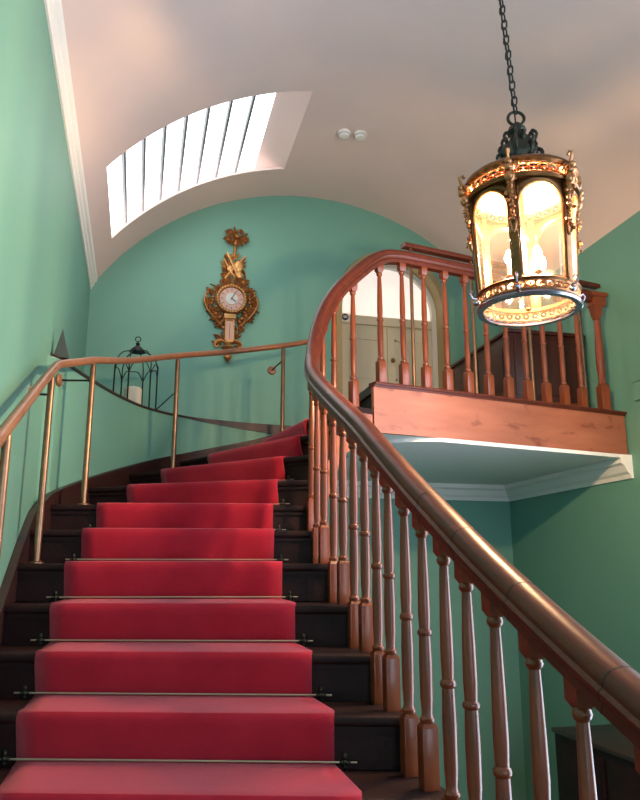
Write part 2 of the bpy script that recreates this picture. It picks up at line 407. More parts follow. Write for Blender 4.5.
# pitch lines: height of the stair slope along inner and outer curves
sW, sI, sR = plen(W), plen(INN), plen(RL)
def s_of(path, ss, p):
    return min(((path[k]+(path[k+1]-path[k])*max(0, min(1, (p-path[k]).dot(path[k+1]-path[k])/max(1e-9, (path[k+1]-path[k]).length_squared)))-p).length,
                ss[k]+(path[k+1]-path[k]).length*max(0, min(1, (p-path[k]).dot(path[k+1]-path[k])/max(1e-9, (path[k+1]-path[k]).length_squared)))) for k in range(len(path)-1))[1]
def interp(tab, s):
    if s <= tab[0][0]: return tab[0][1]+(s-tab[0][0])*(tab[1][1]-tab[0][1])/(tab[1][0]-tab[0][0])
    for (a, b), (c, d) in zip(tab, tab[1:]):
        if s <= c: return b+(d-b)*(s-a)/(c-a)
    return tab[-1][1]
slopeW = sorted((s_of(W, sW, NO[i][0][2]), Z[i]) for i in NO)
slopeI = sorted((s_of(INN, sI, NO[i][1][2]), Z[i]) for i in NO)
nosR = sorted((s_of(RL, sR, NO[i][1][2]), Z[i], i) for i in NO)

def ribbon(bm, pts, zlo, zhi, d0, d1):
    """vertical board following a plan curve; offsets d0,d1 sideways; zlo/zhi per point"""
    A, B = offset(pts, d0), offset(pts, d1); rows = []
    for k in range(len(pts)):
        rows.append([bm.verts.new((A[k].x, A[k].y, zlo[k])), bm.verts.new((B[k].x, B[k].y, zlo[k])), bm.verts.new((B[k].x, B[k].y, zhi[k])), bm.verts.new((A[k].x, A[k].y, zhi[k]))])
    for a, b in zip(rows, rows[1:]):
        for j in range(4): bm.faces.new((a[j], a[(j+1) % 4], b[(j+1) % 4], b[j]))
    bm.faces.new(rows[0][::-1]); bm.faces.new(rows[-1])
def dense(path, ss, s0, s1, step=.06):
    n = max(2, int((s1-s0)/step)); return [s0+(s1-s0)*k/n for k in range(n+1)]

# wall string
sl = dense(W, sW, slopeW[0][0], sW[-1]-.02)
pts = [lerp_at(W, sW, s) for s in sl]
zz = [interp(slopeW, s) for s in sl]
bm = bmesh.new(); ribbon(bm, pts, [z-.30 for z in zz], [min(z+.045, 1.20) for z in zz], .002, .028)
ribbon(bm, pts, [min(z+.04, 1.19) for z in zz], [min(z+.06, 1.215) for z in zz], .002, .038)
link('wall_string', bm, M['string'], stair, True)
# well string, cut to the treads
bm = bmesh.new(); s_end = s_of(RL, sR, Vector((1.45, 4.495, 0)))
for q in range(len(nosR)-1):
    s0, z0, i0 = nosR[q]; s1, z1, i1 = nosR[q+1]
    if i1 > 11 or i0 >= 11: break
    sl = dense(RL, sR, s0, s1, .05); pts = [lerp_at(RL, sR, s) for s in sl]
    ribbon(bm, pts, [z0+(z1-z0)*(s-s0)/(s1-s0)-.345 for s in sl], [z0-.0355]*len(sl), .006, .042)
link('well_string', bm, M['pine'], stair, True)
# plaster soffit under the flight
bm = bmesh.new(); rows = []
keys = sorted(NO)
samp = []
for q in range(len(keys)-1):
    i0, i1 = keys[q], keys[q+1]
    so0, so1 = s_of(W, sW, NO[i0][0][2]), s_of(W, sW, NO[i1][0][2]); si0, si1 = s_of(INN, sI, NO[i0][1][2]), s_of(INN, sI, NO[i1][1][2])
    for k in range(4): samp.append((so0+(so1-so0)*k/4, si0+(si1-si0)*k/4, Z[i0]+(Z[i1]-Z[i0])*k/4))
samp.append((s_of(W, sW, NO[11][0][2]), s_of(INN, sI, NO[11][1][2]), LAND))
IN2 = offset(INN, -.042)
for so, si, z in samp:
    a = lerp_at(W, sW, so); b = lerp_at(IN2, plen(IN2), si*plen(IN2)[-1]/sI[-1]) if False else lerp_at(INN, sI, si)
    nn = (a-b).normalized(); b = b+nn*.045
    rows.append([bm.verts.new((p.x, p.y, z-h)) for p, h in ((a, .345), (b, .345), (b, .325), (a, .325))])
for a, b in zip(rows, rows[1:]):
    for j in range(4): bm.faces.new((a[j], a[(j+1) % 4], b[(j+1) % 4], b[j]))
bm.faces.new(rows[0][::-1]); bm.faces.new(rows[-1])
link('plaster_soffit', bm, M['white'], stair, True)

# curved wall of the stair and the ledge on top of it
LZ = 1.24
wpts = [Vector((XL, 4.36, 0))]+[p for p in W if p.y > 4.45 or p.x > 0]; wtop = [Vector((XL, 4.38, 0))]+[p for p in W if p.y > 4.5 or p.x > 0]
bm = bmesh.new()
poly = [(p.x, p.y) for p in wpts]+[(1.6, YF), (XL, YF)]
prism(bm, poly, ZB, LZ-.0135)
struct(link('wall_curved', bm, M['green'], smooth=False), 'curved green wall beside the winding steps below the ledge', 'wall')
bm = bmesh.new(); prism(bm, [(p.x, p.y) for p in offset(wtop, .014)]+[(1.615, YF), (XL, YF)], LZ-.014, LZ)
sl = plen(wtop)
dz = [min(.085, max(0.002, .085*(s-1.9)/1.0)) for s in sl]
ribbon(bm, wtop, [LZ-.014-d for d in dz], [LZ-.013]*len(wtop), -.01, .012)
struct(link('trim_4', bm, M['string'], smooth=False), 'dark ledge capping the curved stair wall', 'ledge')

# ------------------------------------------------------------------ landing
land = thing('landing', 'wood fronted landing with a white underside projecting from the far wall', 'landing')
FL = [p for p in offset(RL, .035) if p.x > 1.46]; FL = [lerp_at(offset(RL, .035), sR, s_end)]+FL
def yfl(x):
    for a, b in zip(FL, FL[1:]):
        if a.x <= x <= b.x: return a.y+(b.y-a.y)*(x-a.x)/(b.x-a.x)
    a, b = FL[-2], FL[-1]; return b.y+(b.y-a.y)/(b.x-a.x)*(x-b.x)
FE = FL[-1]; FL.append(Vector((XR-.02, yfl(XR-.02), 0)))
bm = bmesh.new(); prism(bm, [(p.x, p.y+.03) for p in FL]+[(XR-.005, YF-.005), (1.62, YF-.005), (1.62, 6.27), (1.45, 6.25)], LAND-.06, LAND-.001)
link('deck', bm, M['cab'], land)
bm = bmesh.new(); ribbon(bm, FL, [.882]*len(FL), [LAND-.03]*len(FL), -.03, .0)
link('fascia', bm, M['pine'], land)
bm = bmesh.new()
sweep(bm, [Vector((p.x, p.y, LAND-.012)) for p in FL], [(-.06, -.018), (.006, -.018), (.012, -.006), (.024, -.004), (.028, .004), (.024, .014), (-.06, .014)])
link('lip_moulding', bm, M['rail'], land, True)
bm = bmesh.new()     # plastered soffit, rounded at its left corner
cpts = []
yl = yfl(1.75)
for k in range(9):
    a = PI/2*k/8; cpts.append((1.95-.42*math.sin(PI/2-a)-.0, (yfl(1.95)+.40)-.40*math.cos(PI/2-a)))
cpts = [(1.95-.42*math.cos(PI/2*k/8), yfl(1.95)+.40-.40*math.sin(PI/2*k/8)) for k in range(9)]
poly = cpts+[(x_, yfl(x_)+.002) for x_ in (2.4, 3.0, XR-.005)]+[(XR-.005, YF-.005), (1.53, YF-.005)]
prism(bm, poly, .855, .882)
for k in range(1): pass
poly2 = [(FL[0].x+.0, FL[0].y+.03), (1.95, yfl(1.95)+.03), (3.0, yfl(3.0)+.03), (XR-.005, yfl(XR-.005)+.03), (XR-.005, YF-.005), (1.45, YF-.005)]
prism(bm, poly2, .8825, .90)
link('soffit', bm, M['white'], land)

# ------------------------------------------------------------------ wooden balustrade
zline = sorted([((a[0]+b[0])/2, a[1]-.02) for a, b in zip(nosR, nosR[1:]) if b[2] <= 11])
tabR = zline+[(nosR[-1][0]+.10, LAND+.01), (nosR[-1][0]+.22, LAND+.035), (sR[-1], LAND+.035)]
def smooth_slope(s, w=.09):
    return sum(interp(tabR, s+w*k/3) for k in range(-3, 4))/7
RH = .905
bal = thing('stair_balustrade', 'turned wooden balustrade with polished handrail sweeping up the stair and along the landing', 'balustrade')
s0 = s_of(RL, sR, Vector((RX, -.55, 0)))
sl = dense(RL, sR, s0, sR[-1]+.0, .035)
path = [lerp_at(RL, sR, s)+Vector((0, 0, smooth_slope(s)+RH)) for s in sl]
half = [(.0, -.050), (.026, -.050), (.028, -.026), (.036, -.021), (.043, -.012), (.045, -.002), (.038, .006), (.0395, .018), (.037, .031), (.028, .042), (.014, .048)]
prof = half+[(0, .050)]+[(-a, b) for a, b in half[:0:-1]]
bm = bmesh.new(); sweep(bm, path, prof); link('handrail', bm, M['rail'], bal, True)
for sy in (.62, .80, .93, 1.10, 1.34, 1.66, 1.95, 2.2):
    s = s_of(RL, sR, Vector((RX, sy, 0)))
    pp = [lerp_at(RL, sR, s+d)+Vector((0, 0, smooth_slope(s+d)+RH)) for d in (-.0015, .0015)]
    bm = bmesh.new(); sweep(bm, pp, [(a*1.012, b*1.012) for a, b in prof]); link('joint', bm, M['iron'], bal)

def baluster(s, foot, landing=False):
    p = lerp_at(RL, sR, s); q = lerp_at(RL, sR, s+.02); ang = math.atan2(q.y-p.y, q.x-p.x)
    if not landing and p.x < .93: ang = PI/2
    H = smooth_slope(s)+RH-.045-foot
    neck = H-.062; bb = .165 if landing else .185
    bm = bmesh.new(); mt = Matrix.Rotation(ang, 4, 'Z'); w = .025 if not landing else .027
    box(bm, -w, w, -w, w, 0, bb-.012, mt, .002)
    vs = box(bm, -w, w, -w, w, bb-.012, bb, mt)
    for v in vs:
        if v.co.z > bb-.005: v.co.x *= .72; v.co.y *= .72
    L = neck-bb
    pf = [(.0185, bb-.002), (.023, bb+.006), (.0235, bb+.013), (.018, bb+.019), (.0165, bb+.03), (.0195, bb+.12*L), (.0205, bb+.30*L), (.0185, bb+.42*L),
          (.0178, bb+.44*L), (.0225, bb+.448*L), (.0235, bb+.458*L), (.0225, bb+.468*L), (.0172, bb+.478*L), (.0195, bb+.56*L), (.018, bb+.72*L), (.0148, bb+.90*L), (.0135, bb+.95*L),
          (.0135, bb+.962*L), (.019, bb+.972*L), (.0215, bb+.984*L), (.019, bb+.996*L), (.0155, neck+.004)]
    lathe(bm, pf, 14)
    w2 = .0235
    a = [bm.verts.new(mt @ Vector((x, y, neck))) for x, y in ((-w2*.6, -w2*.6), (w2*.6, -w2*.6), (w2*.6, w2*.6), (-w2*.6, w2*.6))]
    b = [bm.verts.new(mt @ Vector((x, y, neck+.016))) for x, y in ((-w2, -w2), (w2, -w2), (w2, w2), (-w2, w2))]
    ds = 0 if landing else interp(tabR, s+w2)-interp(tabR, s)
    ds = max(0, min(.02, ds))
    # the top runs up into the underside of the rail, cut to its pitch
    c = [bm.verts.new(mt @ Vector((x, y, H+.012+(ds if x > 0 else -ds)))) for x, y in ((-w2, -w2), (w2, -w2), (w2, w2), (-w2, w2))]
    for r0, r1 in ((a, b), (b, c)):
        for k in range(4): bm.faces.new((r0[k], r0[(k+1) % 4], r1[(k+1) % 4], r1[k]))
    bm.faces.new(a[::-1]); bm.faces.new(c)
    o = link('baluster', bm, M['baluster'], bal, True, (p.x, p.y, foot)); return o
ypos = {-4: (.58, .74, ), -3: (1.26, 1.455), -2: (1.62, 1.79), -1: (1.95, 2.10), 0: (2.27, 2.43), 1: (2.60, 2.74), 2: (2.89, 3.05), 3: (3.22, 3.39), 4: (3.59, 3.77)}
ypos[-4] = (.90, 1.07)
for i, yy in ypos.items():
    for y in yy: baluster(s_of(RL, sR, Vector((RX, y, 0))), Z[i]+.0)
for x, y, i in ((.92, 3.97, 5), (.945, 4.12, 5), (.985, 4.24, 6), (1.06, 4.345, 7), (1.155, 4.41, 8), (1.31, 4.48, 10)):
    s = s_of(RL, sR, Vector((x, y, 0)))
    zi = max((z for ss_, z, k in nosR if ss_ <= s+.003), default=0)
    baluster(s, zi)
nb = 11
for k in range(nb):
    x = 1.52+.1735*k
    baluster(s_of(RL, sR, Vector((x, yfl(x)+.035, 0))), LAND+.0025, True)
# newel against the wall
xn = 3.47; yn = yfl(xn)+.035
bm = bmesh.new(); box(bm, -.036, .036, -.036, .036, 0, .20, None, .003)
lathe(bm, [(.03, .20), (.036, .215), (.026, .235), (.033, .34), (.034, .45), (.028, .60), (.026, .74), (.034, .75), (.028, .765)], 18)
vs = box(bm, -.027, .027, -.027, .027, .765, .855)
for v in vs:
    if v.co.z > .8: v.co.x *= 1.5; v.co.y *= 1.5
box(bm, -.05, .07, -.045, .045, .855, .93, None, .006); box(bm, -.06, .085, -.055, .055, .93, .965, None, .008)
link('newel_post', bm, M['baluster'], bal, True, (xn, yn, LAND+.0025))

# ------------------------------------------------------------------ brass safety rail behind the landing balusters
sf = thing('safety_rail', 'wooden topped safety rail on slender brass posts behind the landing balusters', 'railing')
def beh(x, d=.17): return Vector((x, yfl(x)+.035+d, 0))
sp = [beh(x) for x in (1.78, 2.3, 2.9, 3.3, 3.65)]
bm = bmesh.new(); sweep(bm, [Vector((p.x, p.y, 2.34)) for p in sp], [(-.03, -.016), (.03, -.016), (.034, 0), (.028, .016), (-.028, .016), (-.034, 0)])
link('top_rail', bm, M['rail'], sf, True)
for x in (1.84, 2.37, 2.90, 3.43):
    p = beh(x); bm = bmesh.new(); lathe(bm, [(.03, LAND), (.03, LAND+.006), (.013, LAND+.012), (.0125, 2.325)], 14, p.x, p.y); link('post', bm, M['brass'], sf, True)

# ------------------------------------------------------------------ brass handrail by the wall
br = thing('brass_handrail', 'aged brass handrail on round posts along the wall side of the steps', 'handrail')
rp = [(-.47, .9, -.38), (-.47, 2.77, .50), (-.465, 3.5, .845), (-.46, 3.80, .985), (-.455, 3.96, 1.06), (-.31, 4.43, 1.225), (-.10, 4.95, 1.385), (.22, 5.42, 1.575), (.62, 5.70, 1.715), (1.1, 5.86, 1.850), (1.40, 5.98, 1.955)]
pts = [Vector(p) for p in rp[:4]]+[Vector(rp[4])-(Vector(rp[4])-Vector(rp[3]))*.15, Vector(rp[4])+(Vector(rp[5])-Vector(rp[4]))*.05]+smoothpath(rp[5:], 5)
bm = bmesh.new(); tube(bm, pts, .0225, 12); ball(bm, rp[-1], .03); link('rail', bm, M['copper'], br, True)
sP = plen(pts)
def rail_z(x, y): return min(pts, key=lambda p: (p.x-x)**2+(p.y-y)**2).z
posts = [(-.47, 1.75, -1), (-.468, 2.77, 1), (-.46, 3.80, 4), (-.31, 4.43, 6), (.22, 5.42, 8), (1.1, 5.86, 10)]
for x, y, i in posts:
    z0 = max(Z[k] for k in NO if (lambda a, b: ((b-a).x*(y-a.y)-(b-a).y*(x-a.x)) >= 0)(NO[k][0][2], NO[k][1][2]))
    zt = min(pts, key=lambda p: (p.x-x)**2+(p.y-y)**2).z
    # interpolate on the rail
    best = min(range(len(pts)-1), key=lambda k: ((pts[k]+pts[k+1])/2-Vector((x, y, zt))).length)
    a, b = pts[best], pts[best+1]; t = max(0, min(1, ((x-a.x)*(b.x-a.x)+(y-a.y)*(b.y-a.y))/((b.x-a.x)**2+(b.y-a.y)**2))); zt = a.z+(b.z-a.z)*t
    bm = bmesh.new(); lathe(bm, [(.017, z0+.008), (.0165, zt-.05), (.014, zt-.03), (.010, zt-.005)], 14, x, y)
    o = link('post', bm, M['brass'], br, True)
    bm = bmesh.new(); lathe(bm, [(.036, z0), (.036, z0+.006), (.020, z0+.012)], 18, x, y); link('base_flange', bm, M['brass'], br, True)
    # stay to the wall
    w = min((lerp_at(W, sW, sW[-1]*k/600) for k in range(601)), key=lambda p: (p.x-x)**2+(p.y-y)**2)
    if i != 8:
        zb = zt-.125; dr = Vector((w.x-x, w.y-y, 0)).normalized()
        bm = bmesh.new(); tube(bm, [(x, y, zb), (w.x-dr.x*.004, w.y-dr.y*.004, zb)], .006, 8); link('wall_stay', bm, M['iron'], br, True)
        rot = dr.to_track_quat('Z', 'Y').to_matrix().to_4x4(); mt = Matrix.Translation((w.x, w.y, zb)) @ rot
        bm = bmesh.new(); lathe(bm, [(.015, -.02), (.034, -.014), (.04, -.002)], 18, mtx=mt); link('wall_rose', bm, M['copper'], br, True)

# ------------------------------------------------------------------ carpet runner and its rods
CT = .011
rows = []
def cp(i, t, bk, z):
    L, Rr = Vector((*CP[i][0], 0)), Vector((*CP[i][1], 0)); d = (Rr-L).normalized(); b = Vector((-d.y, d.x, 0))
    p = L.lerp(Rr, t)+b*bk; return Vector((p.x, p.y, z))
NT = 14
first = -5
for i in range(first, 12):
    zi, zl = Z[i], Z[i-1]
    seq = [(.018, zl+CT+.004), (.012, zl+.03), (.0, (zl+zi)/2), (-.012, zi-.04), (-.015, zi-.018), (-.011, zi-.002), (-.003, zi+.008), (.010, zi+CT), (.04, zi+CT)]
    if i == first: seq = seq[3:]
    for bk, z in seq: rows.append([cp(i, k/NT, bk, z) for k in range(NT+1)])
bm = bmesh.new(); vs = [[bm.verts.new(p) for p in r] for r in rows]
for a, b in zip(vs, vs[1:]):
    for k in range(NT): bm.faces.new((a[k], a[k+1], b[k+1], b[k]))
o = link('stair_runner', bm, M['carpet'], None, True)
sm = o.modifiers.new('thickness', 'SOLIDIFY'); sm.thickness = .009; sm.offset = -1
tag(o, 'crimson red carpet runner laid up the middle of the dark steps', 'carpet')
rodlab = {0: 'lowest visible brass stair rod, at the bottom edge of the picture', 1: 'second brass stair rod from the bottom, across the red runner'}
ordn = ['lowest', 'second', 'third', 'fourth', 'fifth', 'sixth', 'seventh', 'eighth', 'ninth', 'tenth']
for q, i in enumerate(range(0, 8)):
    L, Rr = cp(i+1, 0, .003, Z[i]+CT+.012), cp(i+1, 1, .003, Z[i]+CT+.012); d = (Rr-L).normalized()
    lab = (ordn[q]+' thin brass stair rod counting up the red runner') if q else 'lowest thin brass stair rod on the red runner, just above the bottom edge'
    t = thing('stair_rod', lab, 'stair rod', 'stair rods holding the red runner', tuple((L+Rr)/2))
    m_ = (L+Rr)/2
    bm = bmesh.new(); tube(bm, [L-d*.075-m_, Rr+d*.075-m_], .0036, 8); link('rod', bm, M['rodbrass'], t, True)
    for e in (L-d*.035-m_, Rr+d*.035-m_):
        bm = bmesh.new(); ball(bm, e, .010, 8); ball(bm, e+Vector((0, 0, .018)), .008, 8, (1, 1, 1.4)); ball(bm, e+Vector((0, 0, -.014)), .006, 8); ball(bm, e+d*.014, .006, 8); ball(bm, e-d*.014, .006, 8)
        ball(bm, e+Vector((-d.y, d.x, 0))*.014, .008, 8)
        link('bracket', bm, M['bronze'], t, True)

# ------------------------------------------------------------------ arched door on the landing
dr = bpy.data.objects.new('door_1', None); COL.objects.link(dr); dr.location = (DX, YF, LAND); struct(dr, 'cream double door with half round fanlight in an arched recess', 'door')
def archpoly(r, spring, n=28, x=0): return [(r*math.cos(PI*k/n), spring+r*math.sin(PI*k/n)) for k in range(n+1)]
def band(bm, ro, ri, so, si, y0, y1, zb):
    A = [(ro, zb)]+archpoly(ro, so)+[(-ro, zb)]; B = [(ri, zb)]+archpoly(ri, si)+[(-ri, zb)]
    vs = [[bm.verts.new((x, y, z)) for x, z in P] for P, y in ((A, y0), (B, y0), (B, y1), (A, y1))]
    for q in range(4):
        a, b = vs[q], vs[(q+1) % 4]
        for k in range(len(a)-1): bm.faces.new((a[k], a[k+1], b[k+1], b[k]))
    bm.faces.new([v[0] for v in vs]); bm.faces.new([v[-1] for v in vs][::-1])
sp_ = DSP-LAND
bm = bmesh.new(); band(bm, .612, .55, sp_, sp_, -.006, .22, 0); link('arch_lining', bm, M['reveal'], dr, True)
bm = bmesh.new(); band(bm, .552, .50, sp_, sp_, .17, .26, 0); link('door_frame', bm, M['trim'], dr, True)
ZT = 2.60-LAND
bm = bmesh.new(); box(bm, -.50, .50, .175, .25, ZT-.06, ZT+.035, None, .005); link('transom', bm, M['door'], dr, True)
bm = bmesh.new(); pl = [(.501, ZT+.03)]+archpoly(.501, sp_)+[(-.501, ZT+.03)]
a = [bm.verts.new((x, .225, z)) for x, z in pl]; b = [bm.verts.new((x, .235, z)) for x, z in pl]
bm.faces.new(a); bm.faces.new(b[::-1])
for k in range(len(a)): bm.faces.new((a[k], a[(k+1) % len(a)], b[(k+1) % len(a)], b[k]))
link('fanlight', bm, M['fan'], dr)
for sx in (-1, 1):
    x0, x1 = (-.499, -.003) if sx < 0 else (.003, .499)
    bm = bmesh.new(); box(bm, x0, x1, .205, .245, .01, ZT-.06)
    for z0, z1 in ((.12, .62), (.74, ZT-.2)):
        for (a0, a1, b0, b1) in ((x0+.08, x1-.08, z0, z0+.02), (x0+.08, x1-.08, z1-.02, z1), (x0+.08, x0+.10, z0, z1), (x1-.10, x1-.08, z0, z1)):
            box(bm, a0, a1, .197, .206, b0, b1)
    lf = link('door_leaf', bm, M['door'], dr)
bm = bmesh.new(); ball(bm, (.05, .175, .95), .025); tube(bm, [(.05, .18, .95), (.05, .205, .95)], .01); link('door_handle', bm, M['brass'], dr, True)
bm = bmesh.new(); mt = Matrix.Translation((1.985, YF-.012, 2.575)) @ Matrix.Rotation(PI/2, 4, 'X')
sg = thing('round_sign', 'small round navy blue safety sign on a pale square beside the arched door', 'sign', None, (1.985, YF+.170, 2.60))
bm = bmesh.new(); box(bm, -.045, .045, 0, .004, -.045, .045); link('backing_plate', bm, M['plastic'], sg)
bm = bmesh.new(); lathe(bm, [(.037, 0), (.037, .004)], 24, mtx=Matrix.Rotation(PI/2, 4, 'X')); link('disc', bm, M['blue'], sg)
bm = bmesh.new(); box(bm, -.022, .022, -.007, -.004, .004, .012); box(bm, -.018, .018, -.007, -.004, -.010, -.002); link('text_lines', bm, M['plastic'], sg)

# ------------------------------------------------------------------ hanging lantern
LX, LY = 1.575, 2.71
ln = thing('hanging_lantern', 'lit gilt bronze hanging lantern with arched glass panes on a chain', 'lantern', None, (LX, LY, 1.09)); ln.scale = (1, 1, .92)
H1 = .655; RT, RB = .232, .205
def rad(z): return RB+(RT-RB)*z/H1
bm = bmesh.new()       # bottom ring: worn metal hoop
lathe(bm, [(RB-.014, -.004), (RB+.010, -.004), (RB+.016, .006), (RB+.012, .016), (RB+.004, .022), (RB-.014, .022)], 56, cap=False)
bmesh.ops.remove_doubles(bm, verts=bm.verts[:], dist=1e-5)
link('bottom_hoop', bm, M['steel'], ln, True)
def pierced(name, z0, z1, r0, n, m):
    bm = bmesh.new()
    for k in range(n):
        a = 2*PI*k/n; hh = (z1-z0)/2
        ct = Vector((r0*math.cos(a), r0*math.sin(a), (z0+z1)/2)); tn = Vector((-math.sin(a), math.cos(a), 0)); rr = PI*r0/n*.92
        tube(bm, [ct+tn*rr*math.cos(2*PI*j/10)+Vector((0, 0, hh*.85*math.sin(2*PI*j/10))) for j in range(10)], .0032, 5, True)
        ball(bm, ct, .006, 6)
        a2 = a+PI/n; c2 = Vector((r0*math.cos(a2), r0*math.sin(a2), 0))
        ball(bm, c2+Vector((0, 0, z0+hh*.4)), .005, 6); ball(bm, c2+Vector((0, 0, z1-hh*.4)), .005, 6)
    torus(bm, (0, 0, z0), r0, .005, 56, 6); torus(bm, (0, 0, z1), r0, .005, 56, 6)
    return link(name, bm, m, ln, True)
pierced('lower_pierced_band', .026, .066, RB+.004, 34, M['lantgold'])
bm = bmesh.new(); lathe(bm, [(RB+.010, .068), (RB+.016, .076), (RB+.006, .084), (RB-.008, .084), (RB-.008, .068)], 56, cap=False); link('lower_moulding', bm, M['lantern'], ln, True)
pierced('upper_pierced_band', .568, .618, RT+.004, 34, M['lantgold'])
bm = bmesh.new(); lathe(bm, [(RT-.012, .618), (RT+.012, .618), (RT+.022, .63), (RT+.020, .642), (RT+.008, .655), (RT-.03, .662), (RT-.05, .655), (RT-.012, .64)], 56, cap=False); link('top_cornice', bm, M['lantern'], ln, True)
bm = bmesh.new(); lathe(bm, [(RT-.01, .542), (RT+.012, .545), (RT+.017, .554), (RT+.006, .564), (RT-.01, .564)], 56, cap=False); link('upper_moulding', bm, M['lantern'], ln, True)
bm = bmesh.new(); lathe(bm, [(RT-.012, .60), (RT-.012, .606), (.05, .66), (.04, .655), (RT-.03, .60)], 40, cap=False); link('inner_canopy', bm, M['canopy'], ln, True)
NP = 6; AOFF = math.atan2(-LY, -LX)+math.radians(-9)
def cyl(a, z, dr=0): r = rad(z)+dr; return Vector((r*math.cos(a), r*math.sin(a), z))
for k in range(NP):
    a = AOFF+2*PI*k/NP; b = a+2*PI/NP
    rd = Vector((math.cos(a), math.sin(a), 0)); tn = Vector((-math.sin(a), math.cos(a), 0))
    bm = bmesh.new()      # pilaster
    mt = Matrix(((rd.x, tn.x, 0, 0), (rd.y, tn.y, 0, 0), (0, 0, 1, 0), (0, 0, 0, 1)))
    vs = box(bm, RB-.006, RB+.014, -.016, .016, .07, .57, mt, .002)
    for v in bm.verts: v.co += rd*((v.co.z/H1)*(RT-RB))
    up_ = link('pilaster', bm, M['lantern'], ln, True)
    bm = bmesh.new()      # applied ornament: mask, festoon beads, scroll
    c = cyl(a, .55, .026); ball(bm, c, .024, 10, (1, 1, 1.4)); ball(bm, cyl(a, .585, .036), .021, 8); ball(bm, cyl(a, .612, .040), .017, 8)
    for j in range(14): ball(bm, cyl(a, random.uniform(.30, .62), random.uniform(.02, .038))+tn*random.uniform(-.022, .022), random.uniform(.006, .011), 6)
    lathe(bm, [(.02, .596), (.03, .604), (.03, .612), (.02, .62)], 10, cyl(a, 0, .035).x, cyl(a, 0, .035).y)
    tube(bm, [cyl(a, .61, .02), cyl(a, .64, .04), cyl(a, .67, .045), cyl(a, .68, .03), cyl(a, .665, .022)], .007, 6)
    for j in range(9): ball(bm, cyl(a, .525-.022*j, .02+.004*math.sin(j*1.7)), .0135-.0007*j, 7, (1, 1, 1.2))
    for sgn in (-1, 1):
        tube(bm, [cyl(a, .60, .02)+tn*sgn*.01, cyl(a, .61, .03)+tn*sgn*.028, cyl(a, .59, .03)+tn*sgn*.036, cyl(a, .578, .028)+tn*sgn*.024], .006, 6)
        tube(bm, [cyl(a, .36, .018), cyl(a, .33, .022)+tn*sgn*.012, cyl(a, .30, .02)+tn*sgn*.008, cyl(a, .285, .016)], .005, 6)
    link('mask_ornament', bm, M['lantgold'], up_, True)
    bm = bmesh.new()
    tube(bm, [cyl(a, .05, .016), cyl(a, .05, .035), cyl(a, .075, .045), cyl(a, .09, .035), cyl(a, .08, .025)], .005, 6); ball(bm, cyl(a, .03, .022), .014, 8)
    link('foot_scroll', bm, M['steel'], up_, True)
    # arched frame and glass between pilasters
    am = (a+b)/2; hw = (2*PI/NP)/2-.085; sp0 = .425; ah = .10
    def outline(hw_, top, n=12): return [(am-hw_, .09)]+[(am-hw_*math.cos(PI*j/n), sp0+top*math.sin(PI*j/n)) for j in range(n+1)]+[(am+hw_, .09)]
    bm = bmesh.new(); tube(bm, [cyl(t, z, .004) for t, z in outline(hw, ah)], .0065, 6)
    fr_ = link('arched_frame', bm, M['lantern'], ln, True)
    bm = bmesh.new()      # spandrel plate above the arch
    n = 16; ra, rb = [], []
    for j in range(n+1):
        t = am-hw-.02+(2*hw+.04)*j/n; u = max(-1, min(1, (t-am)/hw)); zz_ = sp0+ah*math.sqrt(max(0, 1-u*u))
        ra.append(bm.verts.new(cyl(t, zz_))); rb.append(bm.verts.new(cyl(t, .565)))
    for j in range(n): bm.faces.new((ra[j], ra[j+1], rb[j+1], rb[j]))
    oo = link('spandrel', bm, M['lantern'], fr_, True); mm = oo.modifiers.new('t', 'SOLIDIFY'); mm.thickness = .003
    bm = bmesh.new(); n = 12; cols = []
    for j in range(n+1):
        t = am-hw+(2*hw)*j/n; u = max(-1, min(1, (t-am)/hw)); zt_ = sp0+ah*math.sqrt(max(0, 1-u*u))
        cols.append([bm.verts.new(cyl(t, .09+(zt_-.09)*q/4, -.002)) for q in range(5)])
    for c0_, c1_ in zip(cols, cols[1:]):
        for q in range(4): bm.faces.new((c0_[q], c1_[q], c1_[q+1], c0_[q+1]))
    link('glass_pane', bm, M['glass'], fr_, True)
bm = bmesh.new(); lathe(bm, [(RB-.014, .010), (RB-.014, .013)], 56); link('bottom_glass', bm, M['glass'], ln)
bm = bmesh.new()
for k in range(16):
    a = 2*PI*k/16; ball(bm, ((RB-.028)*math.cos(a), (RB-.028)*math.sin(a), .006), .008, 8, (1, 1, .4))
ball(bm, (0, 0, .006), .014, 10, (1, 1, .6))
link('glass_stud_ring', bm, M['gem'], ln, True)
bm = bmesh.new()       # inner candle cluster carried by a stem
lathe(bm, [(.004, .10), (.012, .11), (.022, .125), (.010, .15), (.008, .40), (.008, .66)], 12)
cand = []
for k in range(4):
    a = AOFF+PI/4+k*PI/2; e = Vector((.085*math.cos(a), .085*math.sin(a), .15))
    tube(bm, smoothpath([(0, 0, .135), tuple(e*.5+Vector((0, 0, .035))), tuple(e)], 5), .005, 6)
    lathe(bm, [(.006, .145), (.018, .155), (.018, .16), (.010, .162)], 12, e.x, e.y); cand.append(e)
link('candle_arms', bm, M['lantern'], ln, True)
for e in cand:
    bm = bmesh.new(); lathe(bm, [(.010, .160), (.010, .215)], 12, e.x, e.y); cs = link('candle_sleeve', bm, M['candle'], ln, True)
    bm = bmesh.new(); lathe(bm, [(.005, .215), (.017, .235), (.019, .25), (.010, .278), (.002, .29)], 12, e.x, e.y); link('bulb', bm, M['bulb'], cs, True)
